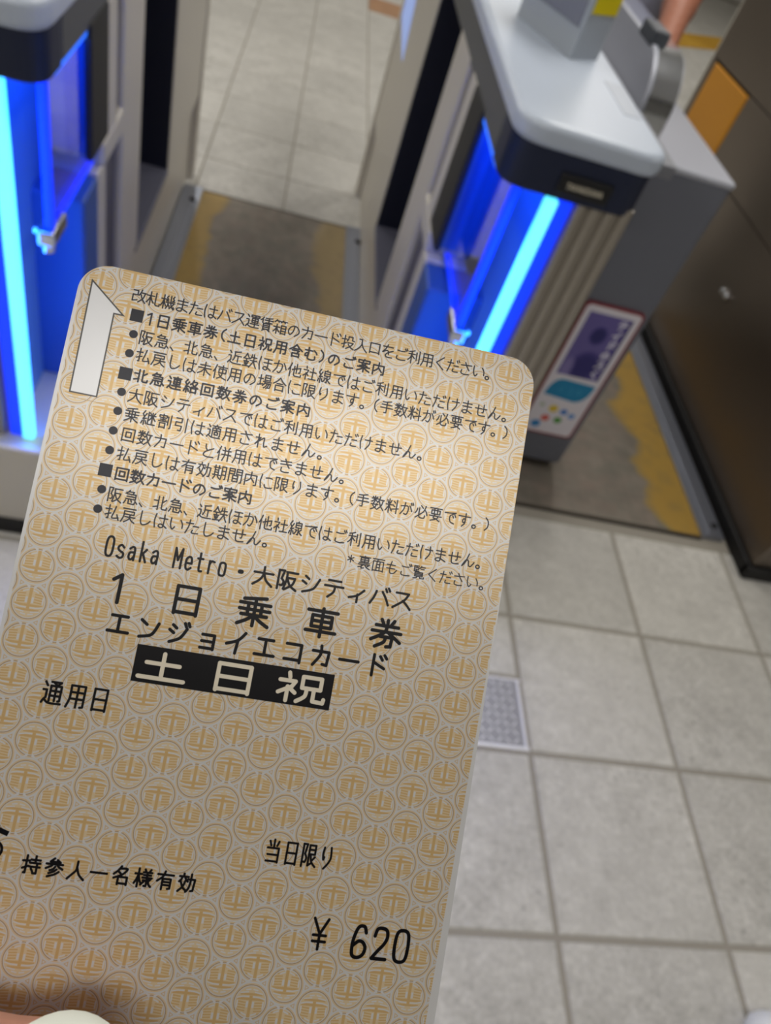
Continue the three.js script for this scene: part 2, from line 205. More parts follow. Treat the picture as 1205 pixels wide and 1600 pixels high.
function ticketFace() {
  const c = document.createElement('canvas'); c.width = Math.round(TICKET_W * PX_MM); c.height = Math.round(TICKET_H * PX_MM);
  const g = c.getContext('2d');
  g.fillStyle = '#c0bebb'; g.fillRect(0, 0, c.width, c.height);
  g.scale(PX_MM, PX_MM);
  const DX = 3.68, DY = 4.26;
  for (let i = -1; i < 17; i++) for (let j = -1; j < 22; j++) {
    const odd = ((i % 2) + 2) % 2, x = 2.44 + i * DX, y = 2.58 + j * DY + (odd ? DY / 2 : 0) - 0.04;
    emblem(g, x, y, odd === 1);
    g.strokeStyle = '#c2a67c'; g.lineWidth = 0.08;                   // the small triangles between three crests
    for (const s of [-1, 1]) { const tx = x + s * DX * 0.667, ty = y; g.beginPath(); for (let k = 0; k < 4; k++) { const a = (s > 0 ? 0 : Math.PI) + k * 2.0944; g[k ? 'lineTo' : 'moveTo'](tx + 0.26 * Math.cos(a), ty + 0.26 * Math.sin(a)); } g.stroke(); }
  }
  g.fillStyle = '#c9c7c4'; g.fillRect(0, 0, 0.4, TICKET_H); g.beginPath(); g.moveTo(TICKET_W, 26); g.lineTo(TICKET_W - 1.1, TICKET_H); g.lineTo(TICKET_W, TICKET_H); g.fill();
  // arrow
  g.fillStyle = '#cfcecd'; g.strokeStyle = '#4a4846'; g.lineWidth = 0.17; g.lineJoin = 'miter'; g.beginPath();
  [[1.44, 2.2], [5.75, 5.65], [4.66, 5.65], [4.78, 15.97], [1.7, 15.97]].forEach(([x, y], i) => g[i ? 'lineTo' : 'moveTo'](x, y)); g.closePath(); g.fill(); g.stroke();
  g.strokeStyle = '#a08a68'; g.lineWidth = 0.06; g.beginPath(); g.moveTo(1.6, 16.55); g.lineTo(7.1, 16.7); g.stroke();
  const ink = '#0c0b0e', soft = '#222228';
  const unit = (ch) => ('()'.includes(ch) ? 0.55 : ch === '1' ? 0.6 : '。、'.includes(ch) ? 0.86 : 1);
  function line(text, x0, x1, y, w, h, weight, x1b) {                // glyph centres run from x0 to x1
    const adv = []; let u = 0;
    [...text].forEach((ch, i) => { if (i) u += (unit(text[i - 1]) + unit(ch)) / 2; adv.push(u); });
    const last = '。)'.includes(text.at(-1)) ? ('。)'.includes(text.at(-2)) ? text.length - 3 : text.length - 2) : text.length - 1, k = (x1 - x0) / adv[last];
    [...text].forEach((ch, i) => drawGlyph(g, ch, x0 + adv[i] * k, y, w * ('()'.includes(ch) ? 0.7 : 1), h, weight));
  }
  g.strokeStyle = g.fillStyle = soft;
  const dot = (x, y) => { g.fillStyle = soft; g.beginPath(); g.arc(x, y, 0.5, 0, 7); g.fill(); };
  const square = (x, y) => { g.fillStyle = soft; g.fillRect(x - 0.75, y - 0.75, 1.5, 1.5); };
  const T = 0.155, B = 0.2, W = 1.68, H = 1.78;
  line('改札機またはバス運賃箱のカード投入口をご利用ください。', 7.06, 49.96, 2.85, W, H, T);
  square(7.3, 5.3); line('1日乗車券(土日祝用含む)のご案内', 8.95, 37.14, 5.34, W, 1.66, B);
  dot(7.36, 7.61); line('阪急、北急、近鉄ほか他社線ではご利用いただけません。', 8.95, 52.92, 7.78, W, H, T);
  dot(7.37, 10.01); line('払戻しは未使用の場合に限ります。(手数料が必要です。)', 9.01, 51.83, 9.97, W, H, T);
  square(7.41, 12.54); line('北急連絡回数券のご案内', 9.25, 28.93, 12.46, W, 1.66, B);
  dot(7.44, 14.8); line('大阪シティバスではご利用いただけません。', 9.11, 42.88, 14.93, W, H, T);
  dot(7.48, 17.14); line('乗継割引は適用されません。', 9.16, 30.5, 17.29, W, H, T);
  dot(7.45, 19.54); line('回数カードと併用はできません。', 9.25, 33.75, 19.73, W, H, T);
  dot(7.53, 21.92); line('払戻しは有効期間内に限ります。(手数料が必要です。)', 9.27, 51.23, 22.09, W, H, T);
  square(7.54, 24.33); line('回数カードのご案内', 9.48, 24.01, 24.45, W, 1.66, B);
  dot(7.6, 26.62); line('阪急、北急、近鉄ほか他社線ではご利用いただけません。', 9.23, 52.61, 27.0, W, H, T);
  dot(7.63, 28.96); line('払戻しはいたしません。', 9.34, 26.03, 29.08, W, H, T);
  line('*裏面もご覧ください。', 37.95, 53.55, 29.6, 1.6, 1.66, 0.135);
  g.strokeStyle = g.fillStyle = ink;
  // printed by the machine: coarser and blacker
  const put = (text, xs, y, w, h, weight) => [...text].forEach((ch, i) => drawGlyph(g, ch, Array.isArray(xs) ? xs[i] : xs + i, y, w, h, weight));
  'Osaka Metro'.split('').forEach((ch, i) => ch !== ' ' && drawGlyph(g, ch, 9.85 + i * 1.315, 33.0, 1.0, 2.55, 0.26));
  put('・', [25.2], 33.3, 2.6, 2.6, 0.5);
  put('大阪シティバス', [27.94, 30.85, 33.7, 36.55, 39.4, 42.3, 45.1], 33.35, 2.5, 2.4, 0.28);
  put('1', [11.93], 37.6, 3.4, 3.7, 0.42); put('日乗車券', [19.71, 27.67, 35.82, 43.87], 37.68, 4.0, 3.6, 0.42);
  put('エンジョイエコカード', [12.66, 16.1, 19.5, 22.9, 26.3, 29.7, 33.1, 36.5, 39.9, 43.4], 41.6, 2.55, 2.7, 0.36);
  g.fillStyle = ink; g.fillRect(15.22, 43.55, 23.32, 4.25);
  g.strokeStyle = '#d8cdb6'; put('土日祝', [18.5, 26.75, 34.9], 45.72, 5.9, 3.5, 0.5);
  g.strokeStyle = ink;
  put('通用日', [7.06, 9.75, 12.35], 50.45, 2.2, 2.75, 0.26);
  put('持参人一名様有効', [8.81, 11.28, 13.72, 16.15, 18.6, 21.05, 23.5, 25.95], 69.25, 1.95, 2.1, 0.25);
  put('当日限り', [35.05, 37.2, 39.3, 41.45], 64.6, 1.75, 2.75, 0.24);
  put('¥', [42.13], 73.2, 2.1, 3.8, 0.32); put('620', [46.95, 49.5, 52.05], 73.6, 2.05, 3.9, 0.4);
  // the mark cut off by the left edge of the photograph
  g.lineWidth = 0.55; g.lineCap = 'butt'; g.beginPath(); g.moveTo(3.6, 65.6); g.lineTo(5.7, 66.25); g.stroke();
  g.lineWidth = 0.3; g.beginPath(); g.arc(4.55, 68.05, 0.85, -1.5, 1.2); g.stroke(); g.beginPath(); g.moveTo(5.35, 69.3); g.lineTo(5.3, 70.6); g.stroke();
  return c;
}
// ================= materials =================
const M = {
  steel: std(0xa39c91, 0.42, 0.6), steelLight: std(0xcac5ba, 0.42, 0.3), steelDark: std(0x5b564f, 0.4, 0.8), chrome: std(0xdfe3e8, 0.16, 1), rail: std(0x9ea3b0, 0.35, 0.8),
  cover: std(0xb6c0cf, 0.36), coverEdge: std(0xa8adb3, 0.4), navy: std(0x0f1a36, 0.5), sideBand: std(0x57595a, 0.5, 0.2), black: std(0x101013, 0.55), gap: std(0x17161a, 0.8),
  cabinet: std(0x70737e, 0.5, 0.15), cabinetTop: std(0xb0b3be, 0.38, 0.2), slot: std(0x0d1122, 0.5), reader: std(0xa2a9b2, 0.45), readerDark: std(0x7d818e, 0.3),
  boothSteel: std(0x7c7268, 0.33, 0.78), boothDark: std(0x3c3631, 0.35, 0.9), amber: std(0xe09a28, 0.55), yellowLabel: null, rubber: std(0x0b0a0c, 0.6),
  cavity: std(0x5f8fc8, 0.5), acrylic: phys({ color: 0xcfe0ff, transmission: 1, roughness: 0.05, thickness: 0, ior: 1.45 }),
  ledCore: std(0x9fe8ff, 0.5, 0, { emissive: new THREE.Color(0.1, 0.82, 1), emissiveIntensity: 1.15 }), ledEdge: std(0x1030c0, 0.4, 0, { emissive: new THREE.Color(0, 0.035, 1), emissiveIntensity: 1.0 }),
  lampGlass: std(0xffffff, 0.6, 0, { emissive: new THREE.Color(1, 0.98, 0.94), emissiveIntensity: 3 }), lampFrame: std(0xd9dad8, 0.5),
  wall: std(0xbab8b3, 0.8), ceiling: std(0xd4d3cf, 0.9), grout: std(0x99948a, 0.95),
};

// ================= room =================
const X0 = -4.2, X1 = 6.2, Z0 = -12.5, Z1 = 3.2;
struct('ceiling', box(X0 - 0.1, X1 + 0.1, CEILING + 0.02, CEILING + 0.2, Z0 - 0.1, Z1 + 0.1, 0), M.ceiling);
struct('wall_left', box(X0 - 0.2, X0, -0.1, CEILING + 0.02, Z0, Z1, 0), M.wall);
struct('wall_right', box(X1, X1 + 0.2, -0.1, CEILING + 0.02, Z0, Z1, 0), M.wall);
struct('wall_back', box(X0 - 0.2, X1 + 0.2, -0.1, CEILING + 0.02, Z0 - 0.2, Z0, 0), M.wall);
struct('wall_front', box(X0 - 0.2, X1 + 0.2, -0.1, CEILING + 0.02, Z1, Z1 + 0.2, 0), std(0x77746e, 0.85));
for (const [x, z, w, l, dim = 1] of LAMPS) {
  const t = thing('ceiling_lamp', 'long white fluorescent panel lamp set flush in the station ceiling', 'lamp', [x, CEILING, z], 'ceiling lamps over the ticket gates');
  part('frame', [box(x - w / 2 - 0.03, x - w / 2, CEILING - 0.03, CEILING + 0.019, z - l / 2 - 0.03, z + l / 2 + 0.03, 0.004), box(x + w / 2, x + w / 2 + 0.03, CEILING - 0.03, CEILING + 0.019, z - l / 2 - 0.03, z + l / 2 + 0.03, 0.004),
    box(x - w / 2, x + w / 2, CEILING - 0.03, CEILING + 0.019, z - l / 2 - 0.03, z - l / 2, 0.004), box(x - w / 2, x + w / 2, CEILING - 0.03, CEILING + 0.019, z + l / 2, z + l / 2 + 0.03, 0.004)], M.lampFrame, t);
  part('diffuser', box(x - w / 2, x + w / 2, CEILING - 0.012, CEILING + 0.019, z - l / 2, z + l / 2, 0), M.lampGlass, t);
  areaLight(0xfffaf2, LAMP_POWER * dim, w, l, [x, CEILING - 0.02, z], [x, 0, z]).rotation.set(-Math.PI / 2, 0, 0);
}

// ================= floor: every tile its own piece =================
const floor = new THREE.Group(); floor.name = 'floor'; floor.userData = { kind: 'structure' }; scene.add(floor);
struct('grout_bed', box(X0, X1, -0.1, -0.0025, Z0, Z1, 0), M.grout, floor);
const stone = (s) => dataTexture(512, (u, v) => {
  const wrap = (f) => { let t = 0; for (const [a, b] of [[0, 0], [1, 0], [0, 1], [1, 1]]) t += noise.noise((u - a) * f + s * 3.1, (v - b) * f, s) * (a ? u : 1 - u) * (b ? v : 1 - v); return t; };
  const n = wrap(7) * 9 + wrap(23) * 10 + wrap(61) * 12 + wrap(150) * 10, sp = wrap(44); const dark = sp > 0.4 ? (sp - 0.4) * 210 : 0;
  return [199 + n * 1.8 - dark, 197 + n * 1.8 - dark, 191 + n * 1.8 - dark];
});
const stones = [1, 2].map(stone);
const tileMats = [0, 1, 2, 3].map((i) => std(new THREE.Color().setScalar([0.93, 1, 0.97, 0.9][i]), 0.42, 0, { map: stones[i % 2] }));
const pinkTile = std(0xe0b08c, 0.45, 0, { map: stones[0] });
function tileGeometry(w, d, off) {                                   // a flat tile with chamfered upper edges, uv in metres
  const c = 0.003, t = 0, b = -0.008, hw = w / 2, hd = d / 2;
  const ring = (i, y) => [[-hw + i, y, -hd + i], [hw - i, y, -hd + i], [hw - i, y, hd - i], [-hw + i, y, hd - i]];
  const v = [...ring(c, t), ...ring(0, t - c), ...ring(0, b)], f = [[0, 3, 2], [0, 2, 1]];
  for (let r = 0; r < 2; r++) for (let k = 0; k < 4; k++) { const a = r * 4 + k, a2 = r * 4 + (k + 1) % 4; f.push([a, a2, a2 + 4], [a, a2 + 4, a + 4]); }
  const p = [], uv = []; for (const tri of f) for (const i of tri) { p.push(...v[i]); uv.push(v[i][0] * 1.3 + off, v[i][2] * 1.3 + off * 1.7); }
  const g = new THREE.BufferGeometry(); g.setAttribute('position', new THREE.Float32BufferAttribute(p, 3)); g.setAttribute('uv', new THREE.Float32BufferAttribute(uv, 2)); g.computeVertexNormals(); return g;
}
const geoCache = new Map();
const tileGeo = (w, d, k) => { const key = [w.toFixed(3), d.toFixed(3), k].join(); if (!geoCache.has(key)) geoCache.set(key, tileGeometry(w, d, k * 0.37)); return geoCache.get(key); };
const farStuff = [];
const inView = (x, z, m) => { const v = new THREE.Vector3(x, 0, z).project(camera); return v.z < 1 && Math.abs(v.x) < 1 + m && Math.abs(v.y) < 1 + m; };
const solids = [[-0.72, -0.34, -3.02, -1.16], [0.34, 1.05, -3.02, -1.2], [1.66, 2.6, -3.5, -1.44]];
function layTile(x0, x1, z0, z1, mat, G) {
  const cx = (x0 + x1) / 2, cz = (z0 + z1) / 2, w = x1 - x0 - G, d = z1 - z0 - G, k = Math.floor(rnd() * 5), m = mat ?? tileMats[Math.floor(rnd() * 4)];
  if (solids.some(([a, b, c, e]) => x0 > a + 0.02 && x1 < b - 0.02 && z0 > c + 0.02 && z1 < e - 0.02)) return;
  if (inView(cx, cz, 0.12) && floor.children.length < 296) {
    const t = new THREE.Mesh(tileGeo(w, d, k), m); t.position.set(cx, 0, cz); t.name = numbered('tile'); t.receiveShadow = true; floor.add(t);
  } else farStuff.push([cx, cz, w, d]);
}
const NX = 0.805, NZ = -0.36, PX = 0.4, PZ = 0.39, FX = 0.028, FZ = -3.34, P2 = 0.365;
const PLATE = [0.405, 0.805, -0.945, -0.75];
for (let j = -3; j < 10; j++) for (let i = -13; i < 14; i++) {       // hall side
  const x0 = NX + i * PX, x1 = x0 + PX, z1 = NZ - j * PZ, z0 = z1 - PZ;
  if (x0 < X0 || x1 > X1 || z1 > Z1 || z1 < -1.3) continue;
  if (j === 1 && i === -1) { layTile(x0, x1, z0, PLATE[2] - 0.004, null, 0.012); continue; }
  layTile(x0, x1, Math.max(z0, -1.575), z1, null, 0.012);
}
for (let j = -9; j < -2; j++) for (let i = -13; i < 14; i++) { const x0 = NX + i * PX, z1 = NZ - j * PZ; if (x0 >= X0 && x0 + PX <= X1 && z1 <= Z1 && j < -3) layTile(x0, x0 + PX, z1 - PZ, z1, null, 0.009); }
for (let j = -1; j < 25; j++) for (let i = -11; i < 17; i++) {       // platform side, beyond the gates
  const x0 = FX + i * P2, x1 = x0 + P2, z1 = j < 0 ? -3.025 : FZ - j * 0.37, z0 = j < 0 ? FZ : z1 - 0.37;
  if (x0 < X0 || x1 > X1 || z0 < Z0) continue;
  layTile(x0, x1, z0, z1, j === 8 && (i === 1 || i === 2) ? pinkTile : null, 0.0065);
}
{ // the tiles too far off or out of the frame
  const im = new THREE.InstancedMesh(tileGeometry(1, 1, 0), tileMats[1], farStuff.length), m4 = new THREE.Matrix4(); im.name = 'outer_tile'; im.userData = { kind: 'stuff' };
  farStuff.forEach(([x, z, w, d], i) => im.setMatrixAt(i, m4.makeScale(w, 1, d).setPosition(x, 0, z))); im.receiveShadow = true; floor.add(im);
}
{ // chequer plate lid let into the floor
  const [a, b, c, d] = PLATE, t = thing('floor_hatch', 'small chequered steel hatch with a bright rim set among the floor tiles', 'hatch', [(a + b) / 2, 0, (c + d) / 2]);
  part('lid', box(a + 0.008, b - 0.012, -0.02, -0.001, c + 0.006, d - 0.014, 0.001), std(0x9a9ca6, 0.4, 0.5), t);
  const beads = []; for (let i = 0; i < 17; i++) for (let j = 0; j < 8; j++) { const g = box(-0.0085, 0.0085, -0.0005, 0.0015, -0.0022, 0.0022, 0.0009); g.rotateY((i + j) % 2 ? 0.785 : -0.785); beads.push(g.translate(a + 0.024 + i * 0.0215, -0.001, c + 0.018 + j * 0.0215)); }
  const tr = part('tread', beads, std(0xd4d6df, 0.35, 0.5), t); tr.userData.kind = 'stuff';
  part('rim', [box(a, b, -0.02, 0.001, d - 0.014, d - 0.004, 0.002), box(b - 0.011, b - 0.004, -0.02, 0.0005, c, d - 0.005, 0.002), box(a, b, -0.02, 0.0005, c, c + 0.006, 0.001)], std(0xeceef6, 0.35, 0.3), t);
}
{ // raised yellow guide tiles far off, behind the enclosure
  const t = thing('guide_paving', 'short run of yellow tactile guide tiles on the pale floor far beyond the gates', 'paving', [4.0, 0, -9.0]); t.rotation.y = 0.62;
  for (let i = 0; i < 4; i++) {
    const g = [box(-0.195, 0.195, 0, 0.006, -0.2, 0.2, 0.002)]; for (let k = 0; k < 4; k++) g.push(box(-0.18, 0.18, 0.005, 0.011, -0.15 + k * 0.09, -0.11 + k * 0.09, 0.002));
    const m = new THREE.Mesh(merge(g), i % 2 ? std(0xc99e35, 0.6) : std(0xc2962f, 0.6)); m.name = numbered('guide_tile'); m.position.x = -0.6 + i * 0.4; m.receiveShadow = true; t.add(m);
  }
}
// worn metal floor plates of the two gangways with painted yellow borders
function plateTexture(left, right) {
  return canvasTexture(512, 1024, (g, w, h) => {
    g.fillStyle = '#877f75'; g.fillRect(0, 0, w, h);
    for (let i = 0; i < 2600; i++) { g.fillStyle = 'rgba(' + (rnd() > 0.5 ? '126,114,100' : '96,92,88') + ',0.12)'; const s = 6 + rnd() * 42; g.fillRect(rnd() * w - 20, rnd() * h - 20, s, s * (0.5 + rnd())); }
    const band = (side, wide, col, alpha) => { g.fillStyle = col; for (let y = 0; y < h; y += 3) { const n = noise.noise(y / 130, side * 9.3, 2) * 0.45 + noise.noise(y / 37, side * 5.1, 7) * 0.14, k = Math.max(0.12, wide * (0.8 + n)) * w; for (let q = 0; q < 8; q++) { g.globalAlpha = alpha * 0.36; const kk = k * (1 - q * 0.035); side < 0 ? g.fillRect(0, y, kk, 3) : g.fillRect(w - kk, y, kk, 3); } } g.globalAlpha = 1; };
    band(-1, left[0], left[1], left[2]); band(1, right[0], right[1], right[2]);
    for (let i = 0; i < 500; i++) { g.fillStyle = 'rgba(100,94,86,0.10)'; const s = 6 + rnd() * 26; g.fillRect(rnd() * w, rnd() * h, s, s); }
  });
}
function floorPlate(x0, x1, label, tex) {
  const z0 = -3.02, z1 = -1.578, t = thing('floor_plate', label, 'floor plate', [(x0 + x1) / 2, 0, (z0 + z1) / 2]);
  const g = new THREE.PlaneGeometry(x1 - x0, z1 - z0).rotateX(-Math.PI / 2).translate((x0 + x1) / 2, 0.0065, (z0 + z1) / 2);
  part('painted_sheet', [g, box(x0, x1, -0.002, 0.006, z0, z1, 0.002)], std(0xffffff, 0.5, 0.15, { map: tex }), t);
  part('edge_strip', box(x0, x1, -0.002, 0.008, z1, z1 + 0.012, 0.002), M.steelDark, t); part('edge_strip', box(x0, x1, -0.002, 0.008, z0 - 0.012, z0, 0.002), M.steelDark, t);
  return t;
}
const plateA = floorPlate(-0.3, 0.3, 'worn brown floor plate with yellow borders in the gangway between the two glowing gates', plateTexture([0.2, '#a98a45', 0.55], [0.24, '#a08a62', 0.55]));
const plateB = floorPlate(0.6, 1.545, 'worn brown floor plate with a broad yellow border beside the dark steel enclosure', plateTexture([0.02, '#8a7a5c', 0.1], [0.2, '#b08a38', 0.6]));
function floorRail(x0, x1, label) {
  const t = thing('floor_rail', label, 'rail', [(x0 + x1) / 2, 0, -2.3]);
  part('strip', [box(x0, x1, -0.002, 0.016, -3.03, -1.575, 0.003), box(x0 + 0.02, x1 - 0.02, 0.012, 0.022, -3.02, -1.58, 0.004)], M.rail, t);
  for (const z of [-1.62, -2.9]) part('screw', rod((x0 + x1) / 2 + 0.012, 0.022, z, 0.012, 0.008), M.gap, t);
}
floorRail(-0.375, -0.3, 'silver floor rail along the foot of the left gate');
floorRail(0.3, 0.375, 'silver floor rail along the foot of the gate with the name plate');
floorRail(1.545, 1.63, 'silver floor rail with dark screws along the steel enclosure');

// ================= ticket gates =================
const nameText = canvasTexture(512, 128, (g, w, h) => { g.fillStyle = '#0b0c10'; g.fillRect(0, 0, w, h); g.fillStyle = '#c9c2ae'; g.font = 'bold 96px sans-serif'; g.textBaseline = 'middle'; g.textAlign = 'center'; g.save(); g.translate(w / 2, h / 2 + 4); g.scale(0.66, 1.0); g.fillText('TAKAMISAWA', 0, 0); g.restore(); });
const yellowText = canvasTexture(256, 256, (g, w, h) => { g.fillStyle = '#d6c200'; g.fillRect(0, 0, w, h); g.strokeStyle = '#1c1a08'; ['券', '専', '用'].forEach((ch, i) => drawGlyph(g, ch, 48 + i * 80, 105, 68, 110, 12)); });
const posterArt = canvasTexture(360, 940, (g, w, h) => {
  g.fillStyle = '#8e2a34'; g.fillRect(0, 0, w, h);
  g.fillStyle = '#e6e2ea'; g.beginPath(); g.roundRect(12, 12, w - 24, h - 24, 26); g.fill();
  g.fillStyle = '#6a5fa4'; g.fillRect(46, 52, w - 92, 430);
  const bl = (x, y, rx, ry, c) => { for (let k = 6; k > 0; k--) { g.globalAlpha = 0.3; g.fillStyle = c; g.beginPath(); g.ellipse(x, y, rx * (0.6 + k * 0.1), ry * (0.6 + k * 0.1), 0, 0, 7); g.fill(); } g.globalAlpha = 1; };
  bl(165, 190, 44, 52, '#1e1c66'); g.save(); g.beginPath(); g.rect(46, 52, w - 92, 430); g.clip(); bl(185, 400, 80, 90, '#261f6a'); bl(90, 430, 30, 70, '#8a7fb8'); g.restore();
  g.fillStyle = '#221d62'; g.fillRect(w - 62, 60, 12, 420);
  g.strokeStyle = '#eceaf4'; ['テ', 'イ', 'ド', 'の', 'ス', 'く'].forEach((ch, i) => drawGlyph(g, ch, w - 92, 96 + i * 68, 52, 56, 10));
  g.fillStyle = '#0b86b8'; g.beginPath(); g.moveTo(40, 640); g.quadraticCurveTo(50, 505, 130, 512); g.lineTo(w - 36, 520); g.quadraticCurveTo(w - 40, 650, w - 120, 660); g.closePath(); g.fill();
  g.strokeStyle = '#3aa0c8'; ['イ', 'コ', 'カ'].forEach((ch, i) => drawGlyph(g, ch, 130 + i * 56, 585, 40, 50, 6));
  for (const [x, y, r, c] of [[70, 720, 16, '#b9c7b0'], [150, 735, 30, '#e2c53a'], [130, 815, 28, '#d9675f'], [90, 870, 32, '#2f86c6'], [215, 815, 26, '#4d9a35'], [225, 745, 24, '#3f7fd0'], [285, 765, 22, '#5f96d8']]) { g.fillStyle = c; g.beginPath(); g.ellipse(x, y, r, r * 0.9, 0, 0, 7); g.fill(); }
});
function ribbedColumn(X, u0, u1, y0, y1, z) {
  const g = [box(X(u0), X(u1), y0, y1, z - 0.28, z - 0.01, 0.006)], n = 4, w = (u1 - u0) / n;
  for (let i = 0; i < n; i++) g.push(rod(X(u0 + (i + 0.5) * w), (y0 + y1) / 2, z - 0.012, w * 0.4, y1 - y0, 'y', 20));
  return g;
}
function makeGate(s, x0, label, [yBand, yCover, yTop], endZ, width, uL) {
  const X = (u) => s * (x0 + u), F = -1.2, b = (u0, u1, y0, y1, z0, z1, r) => box(X(u0), X(u1), y0, y1, z0, z1, r);
  const t = thing('ticket_gate', label, 'ticket gate', [X(width / 2), 0, -2.1], 'ticket gates at the station hall');
  part('plinth', [b(0.0, width, 0.03, 0.285, -1.56, -1.16, 0.012), b(0.02, width, 0.0, 0.33, endZ, -1.5, 0.006)], M.steelLight, t);
  part('kick_strip', b(0.005, width - 0.005, 0, 0.052, -1.4, -1.154, 0.006), M.rubber, t);
  part('ribbed_column', ribbedColumn(X, uL + 0.052, width, 0.28, yBand + 0.01, F), M.steel, t);
  // lit bay with the folding flap
  const bay = part('flap_bay', [b(uL + 0.043, uL + 0.05, 0.285, yBand + 0.01, -1.56, -1.225, 0), b(0.013, uL + 0.05, 0.76, yBand + 0.01, -1.575, -1.56, 0)], M.cavity, t);
  part('lower_body', b(0.0, uL + 0.05, 0.285, 0.735, -1.53, -1.42, 0.008), std(0x2f569a, 0.4, 0.1), t);  // blue of the strip light is put into this panel colour
  const led = part('light_strip', b(uL, uL + 0.023, 0.286, yBand - 0.004, F - 0.014, F + 0.004, 0.004), M.ledCore, t, 'bright cyan light strip');
  part('lens', b(uL + 0.0235, uL + 0.05, 0.286, yBand, F - 0.04, F - 0.002, 0.004), M.ledEdge, led);
  areaLight(0x1a60ff, 22, 0.02, 0.72, [X(uL + 0.012), 0.66, F + 0.012], [X(uL + 0.012), 0.66, 0]);
  areaLight(0x1466ff, 26, 0.016, 0.72, [X(uL - 0.005), 0.66, F - 0.006], [X(uL - 0.045), 0.66, F - 0.3]);
  part('added_bay_lamp', b(0.005, uL + 0.03, yBand - 0.012, yBand + 0.004, -1.53, -1.28, 0.003), std(0x2050ff, 0.5, 0, { emissive: new THREE.Color(0.02, 0.2, 1), emissiveIntensity: 0.8 }), t);  // unseen blue lamp added under the band to brighten the bay
  areaLight(0x1866ff, 9, 0.06, 0.24, [X(uL - 0.025), yBand - 0.014, -1.405], [X(uL - 0.025), 0, -1.405]).rotation.set(-Math.PI / 2, 0, 0);
  const flap = part('flap', b(uL - 0.045, uL - 0.033, 0.765, yBand + 0.02, -1.56, -1.262, 0), M.acrylic, t, 'clear flap with blue glowing edges');
  part('lit_edge', [b(uL - 0.047, uL - 0.031, 0.765, yBand + 0.01, -1.262, -1.246, 0.004), b(uL - 0.046, uL - 0.032, 0.757, 0.765, -1.54, -1.25, 0.003)], M.ledEdge, flap);
  const hinge = part('hinge', [b(uL - 0.051, uL - 0.019, 0.735, 0.765, -1.32, -1.235, 0.006)], M.chrome, t);
  part('pin', [rod(X(uL - 0.035), 0.733, -1.25, 0.012, 0.02), rod(X(uL - 0.025), 0.75, -1.262, 0.008, 0.03, 'x')], M.chrome, hinge);
  part('flap_housing', b(-0.002, 0.012, 0.79, yBand + 0.01, -1.61, -1.475, 0.005), M.black, t);
  // steel framing of the side
  part('side_post', [b(0, 0.1, 0.33, 0.74, -1.6, -1.53, 0.006), b(0, 0.1, 0.75, yBand + 0.01, -1.69, -1.61, 0.006)], M.steelLight, t);
  part('cross_arm', b(-0.004, 0.1, 0.735, 0.79, -1.76, -1.565, 0.012), M.steelLight, t);
  part('side_groove', b(0.016, 0.1, 0.33, yBand + 0.01, -1.76, -1.59, 0), std(0x5d5c6c, 0.4, 0.5), t);
  part('side_panel', b(0, 0.12, 0.33, yBand + 0.01, -1.97, -1.755, 0.008), M.steelLight, t);
  part('door_slot', [b(0.15, 0.16, 0.33, yBand + 0.01, -2.46, -1.95, 0), b(0.004, 0.16, 0.335, yBand + 0.01, -2.47, -2.45, 0)], M.slot, t);
  part('slot_sill', b(0.0, 0.16, 0.315, 0.336, -2.46, -1.96, 0.003), std(0x6b6c7c, 0.5, 0.4), t);
  part('rear_panel', [b(0, width, 0.33, yBand + 0.01, endZ, -2.462, 0.01), b(-0.006, 0.05, 0.0, yBand, endZ - 0.012, endZ + 0.05, 0.008)], M.steelLight, t);
  part('core', b(0.161, width, 0.33, yBand + 0.01, -2.46, -1.5, 0.004), M.steel, t);
  // console head: dark front band, grey side bands, pale moulded cover
  const front = roundedOutline([[X(-0.002), F + 0.004], [X(width + 0.002), F + 0.004], [X(width + 0.002), F - 0.09], [X(-0.002), F - 0.09]], [0.05, 0.05, 0, 0]);
  const band = part('front_band', slab(front, yBand, yCover + 0.003, 0.004), M.navy, t, 'dark blue front band');
  part('side_band', [b(0.002, width - 0.002, yBand, yCover + 0.003, -1.305, F - 0.088, 0.002), b(0.004, width - 0.004, yBand, yCover + 0.003, -1.318, -1.304, 0), b(0.002, width - 0.002, yBand, yCover + 0.003, endZ, -1.317, 0.003)], M.sideBand, t);
  const top = roundedOutline([[X(-0.008), F + 0.012], [X(width + 0.006), F + 0.012], [X(width + 0.006), endZ], [X(-0.008), endZ]], [0.06, 0.045, 0.02, 0.02]);
  const cover = part('cover', slab(top, yCover, yTop, 0.014), M.cover, t, 'pale grey moulded top cover');
  part('catch', rod(X(0.1), yBand - 0.006, F - 0.03, 0.01, 0.02), M.black, band);
  return { t, X, band, cover };
}
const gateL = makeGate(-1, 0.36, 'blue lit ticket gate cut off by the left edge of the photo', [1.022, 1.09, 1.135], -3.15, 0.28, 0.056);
part('printed_mark', rod(gateL.X(0.032), 1.1352, -1.155 - 0.118, 0.02, 0.001), std(0x2a4fa8, 0.4), gateL.t);
const gateR = makeGate(1, 0.34, 'ticket gate with black name plate, pale card reader and grey cabinet', [1.073, 1.143, 1.182], -3.4, 0.245, 0.085);
